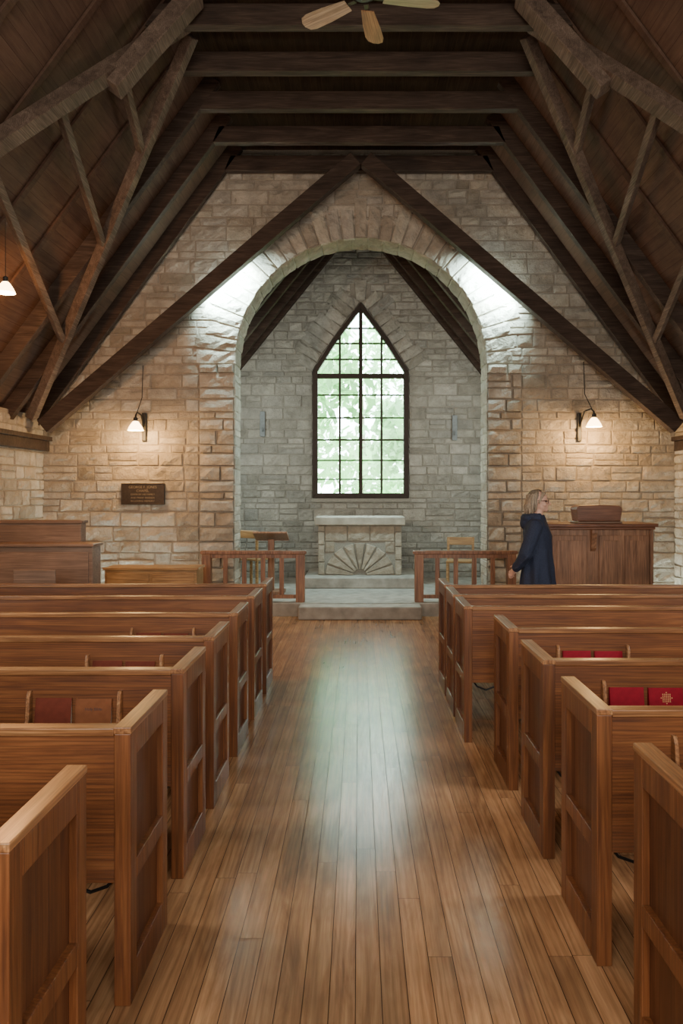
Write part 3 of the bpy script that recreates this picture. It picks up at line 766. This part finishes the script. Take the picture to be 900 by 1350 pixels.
# ------------------------------------------------------------------ the woman
P=thing('person','woman in a dark navy hooded coat, standing in profile with hands behind her back','person',(1.81,7.7,0),math.radians(-104))
EL=(.225,-.105,1.08); WR=(.095,-.215,.905)
bm=B()
ell(bm,(0,0,.92),(.16,.115,.14)); ell(bm,(0,0,1.08),(.135,.1,.14)); ell(bm,(0,0,1.24),(.16,.11,.16))
caps(bm,[(-.15,-.01,1.36),(.15,-.01,1.36)],[.05,.05]); caps(bm,[(0,-.015,1.38),(0,.015,1.51)],[.052,.048])
ell(bm,(0,.0,1.605),(.074,.094,.098)); ell(bm,(0,.035,1.55),(.058,.07,.065)); ell(bm,(0,.082,1.507),(.026,.024,.02))
ell(bm,(0,.068,1.63),(.058,.032,.035)); caps(bm,[(0,.100,1.603),(0,.125,1.566)],[.008,.012]); ell(bm,(0,.107,1.562),(.018,.012,.009))
ell(bm,(0,.099,1.538),(.022,.012,.006)); ell(bm,(0,.097,1.526),(.02,.011,.007))
for s in (-1,1):
    ell(bm,(s*.076,-.005,1.585),(.010,.02,.032)); ell(bm,(s*.040,.068,1.562),(.025,.026,.024))
    caps(bm,[(s*.085,0,.88),(s*.09,.012,.48),(s*.09,-.015,.09)],[.085,.056,.038]); caps(bm,[(s*.09,-.045,.045),(s*.1,.13,.035)],[.038,.028])
    caps(bm,[(s*.175,-.02,1.355),(s*EL[0],EL[1],EL[2]),(s*WR[0],WR[1],WR[2])],[.05,.04,.027])
def hand(bm, w, d, side, curl):
    w=Vector(w); d=Vector(d).normalized(); up=Vector((0,0,1)); back=Vector((0,-1,0))
    caps(bm,[w,w+d*.05],[.022,.024]); caps(bm,[w+d*.03+up*.018,w+d*.075+up*.022],[.015,.013]); caps(bm,[w+d*.03-up*.018,w+d*.07-up*.024],[.015,.012])
    for k,(o,l) in enumerate(((.030,.058),(.010,.068),(-.010,.062),(-.029,.048))):
        a=w+d*.075+up*o; b=a+d*l*.5+back*.012*curl; c=b+d*l*.3-back*.016*curl; e=c-d*.008-back*.018*curl
        caps(bm,[a,b,c,e],[.0092,.0085,.0078,.0068],8)
    caps(bm,[w+d*.022+up*.022,w+d*.045+up*.05+back*.01,w+d*.075+up*.062+back*.012],[.013,.0105,.008],8)
hand(bm,WR,(-.75,-.35,-.45),1,1); hand(bm,(-WR[0],WR[1]-.005,WR[2]-.005),(.6,-.45,-.55),-1,1)
meobj('body',remesh(bm,.005,3,'body'),M['skin'],P)
bm=B()
secs=[(1.455,.07,.07,.0),(1.42,.105,.09,-.005),(1.385,.165,.11,-.015),(1.34,.205,.125,-.012),(1.25,.205,.14,0),(1.12,.19,.138,.005),(.98,.205,.148,.005),(.8,.222,.165,.005),(.6,.24,.185,.0),(.52,.245,.19,0)]
rings=[]
for z,rx,ry,yc in secs:
    fd = max(0,1.25-z)
    rings.append([bm.verts.new(((rx+.035*fd*math.sin(8*a+z*3))*math.cos(a),yc+(ry+.035*fd*math.sin(8*a+z*3))*math.sin(a),z)) for a in [2*PI*k/48 for k in range(48)]])
for a,b in zip(rings,rings[1:]):
    for k in range(48): bm.faces.new((a[k],a[(k+1)%48],b[(k+1)%48],b[k]))
bm.faces.new(rings[0]); bm.faces.new(rings[-1])
for s in (-1,1):
    caps(bm,[(s*.175,-.02,1.345),(s*.205,-.06,1.22),(s*EL[0]*1.02,EL[1],EL[2]),(s*.165,-.155,.99),(s*.108,-.205,.925)],[.078,.068,.064,.055,.044])
    for q in ((.21,-.065,1.20),(.225,-.09,1.12),(.228,-.105,1.05),(.19,-.135,1.015),(.145,-.175,.965)):   # creased cloth round the elbow
        ell(bm,(s*q[0],q[1],q[2]),(.071,.071,.020),12,rot=(.9,.3*s,0))
ell(bm,(0,-.10,1.425),(.115,.065,.05)); ell(bm,(0,-.125,1.375),(.095,.045,.065))
for k in range(13):
    a=PI*(-.12)+ (PI*1.24)*k/12
    ell(bm,(.088*math.cos(a),-.01-.085*math.sin(a),1.44),(.03,.03,.032),10)
me=remesh(bm,.0075,3,'coat')
cs=[v.co.copy() for v in me.vertices]; ns=[v.normal.copy() for v in me.vertices]
flat=[]
for c,nn in zip(cs,ns):
    k=noise.noise(Vector((c.x*11,c.y*11,c.z*5)))*.009+noise.noise(Vector((c.x*26,c.y*26,c.z*14+3)))*.004
    flat.extend(c+nn*k)
me.vertices.foreach_set('co',flat); me.update()
meobj('coat',me,M['coat'],P)
bm=B()
for s in (-1,1): caps(bm,[(s*.085,0,.86),(s*.09,.012,.48),(s*.09,-.015,.10)],[.1,.075,.062])
ell(bm,(0,0,.9),(.17,.125,.12)); meobj('trousers',remesh(bm,.012,2,'trousers'),M['trouser'],P)
for s in (-1,1):
    bm=B(); caps(bm,[(s*.09,-.05,.05),(s*.1,.14,.04)],[.05,.04]); ell(bm,(s*.09,-.02,.09),(.052,.055,.05))
    me=remesh(bm,.01,2,'shoe')
    for v in me.vertices: v.co.z=max(v.co.z,.001)
    meobj('shoe',me,M['leather'],P)
# hair: a close cap over the skull and many loose wavy strands falling to the shoulder
bm=B(); lay=bm.faces.layers.float.new('rnd')
ell(bm,(0,-.024,1.622),(.079,.082,.090)); ell(bm,(0,-.055,1.56),(.068,.046,.085))
for k in range(210):
    a=rng.uniform(PI*.92,PI*2.08)           # around the back from ear to ear
    e=rng.uniform(0,1)
    ca,sa=math.cos(a),math.sin(a)
    top=Vector((.020*ca+rng.uniform(-.012,.012), -.010+.03*sa*e+.03*(1-e), 1.712-.010*e))
    mid=Vector((.078*ca, -.022+.083*sa, 1.655-.03*e)); low=Vector((.088*ca*rng.uniform(.95,1.05), -.024+.092*sa*rng.uniform(.96,1.06), 1.58))
    ln=1.465+rng.uniform(-.02,.03)+(.045 if sa>-.15 else 0)
    tip=Vector((low.x*rng.uniform(.82,1.08), low.y*rng.uniform(.85,1.08)-.004, ln))
    q1=low.lerp(tip,.35)+Vector((ca,sa,0))*rng.uniform(-.004,.014); q2=low.lerp(tip,.7)+Vector((ca,sa,0))*rng.uniform(-.014,.004)
    r=rng.random()
    for f in tube(bm,[top,mid,low,q1,q2,tip],[.007,.0075,.007,.0065,.0055,.003],5): f[lay]=r
for s in (-1,1):
    for k in range(14):                      # side-swept fringe
        r=rng.random(); q=k/13
        for f in tube(bm,[(s*.006,.02+.03*q,1.708-.008*q),(s*.045,.050+.026*q,1.692-.018*q),(s*.074,.040+.014*q,1.645-.01*q),(s*.084,.012+.008*q,1.58-.01*q)],[.006,.007,.006,.003],5): f[lay]=r
obj('hair',bm,M['hair'],P,smooth=True)
for s in (-1,1):
    bm=B(); ell(bm,(s*.033,.086,1.595),(.013,.010,.009),12); obj('eye',bm,M['eye'],P,smooth=True)
bm=B()
for s in (-1,1):
    c=Vector((s*.036,.114,1.592)); ringp=[c+Vector((.025*math.cos(a),-.006*abs(math.cos(a)),.019*math.sin(a))) for a in [2*PI*k/20 for k in range(21)]]
    tube(bm,ringp,.0026,6); tube(bm,[(s*.060,.108,1.597),(s*.076,.07,1.60),(s*.080,.0,1.60)],.0034,6)
tube(bm,[(-.011,.115,1.597),(0,.120,1.60),(.011,.115,1.597)],.0022,6)
obj('glasses',bm,M['glasses'],P,smooth=True)

# ------------------------------------------------------------------ outside the window
bm=B(); box(bm,-30,30,14.2,60,-.6,-.4); struct('floor_outside',bm,M['grass'])
def tree(x,y,h,r,mat,label,nl=1500):
    t=thing('tree',label,'tree',(x,y,-.4),0,'trees outside the chancel window')
    bm=B(); tube(bm,[(0,0,0),(.1,0,h*.4),(0,.1,h*.8)],[.13,.09,.04],10)
    obj('trunk',bm,M['bark'],t)
    bm=B(); lay=bm.faces.layers.float.new('rnd')
    blobs=[(rng.uniform(-r,r)*.8,rng.uniform(-r,r)*.8,h*rng.uniform(.25,1.0),rng.uniform(.35,.6)*r,rng.random()) for _ in range(18)]
    for _ in range(nl):
        bx,by,bz,br,tone=rng.choice(blobs)
        d=Vector((rng.gauss(0,1),rng.gauss(0,1),rng.gauss(0,1))).normalized()*br*rng.random()**.4
        c=Vector((bx,by,bz))+d; u=Vector((rng.gauss(0,1),rng.gauss(0,1),rng.gauss(0,1))).normalized(); v=u.orthogonal().normalized(); s=rng.uniform(.10,.24)
        f=bm.faces.new([bm.verts.new(c+u*s),bm.verts.new(c+u*s*.2+v*s*.5),bm.verts.new(c-u*s),bm.verts.new(c+u*s*.2-v*s*.5)]); f[lay]=min(1,max(0,tone*.7+rng.random()*.3))
    obj('foliage',bm,mat,t)
tree(-1.5,18.2,5.5,1.5,M['leaf'],'leafy green tree seen through the left panes of the chancel window')
tree(1.8,22.5,5.6,1.7,M['leaf2'],'pale green tree seen through the right panes of the chancel window')
tree(.1,28,7.5,2.4,M['leaf2'],'taller pale tree seen through the middle of the chancel window')

# ------------------------------------------------------------------ world
wd=bpy.data.worlds.new('world'); bpy.context.scene.world=wd; wd.use_nodes=True
bg=wd.node_tree.nodes['Background']; bg.inputs[0].default_value=(.80,1,.97,1); bg.inputs[1].default_value=20
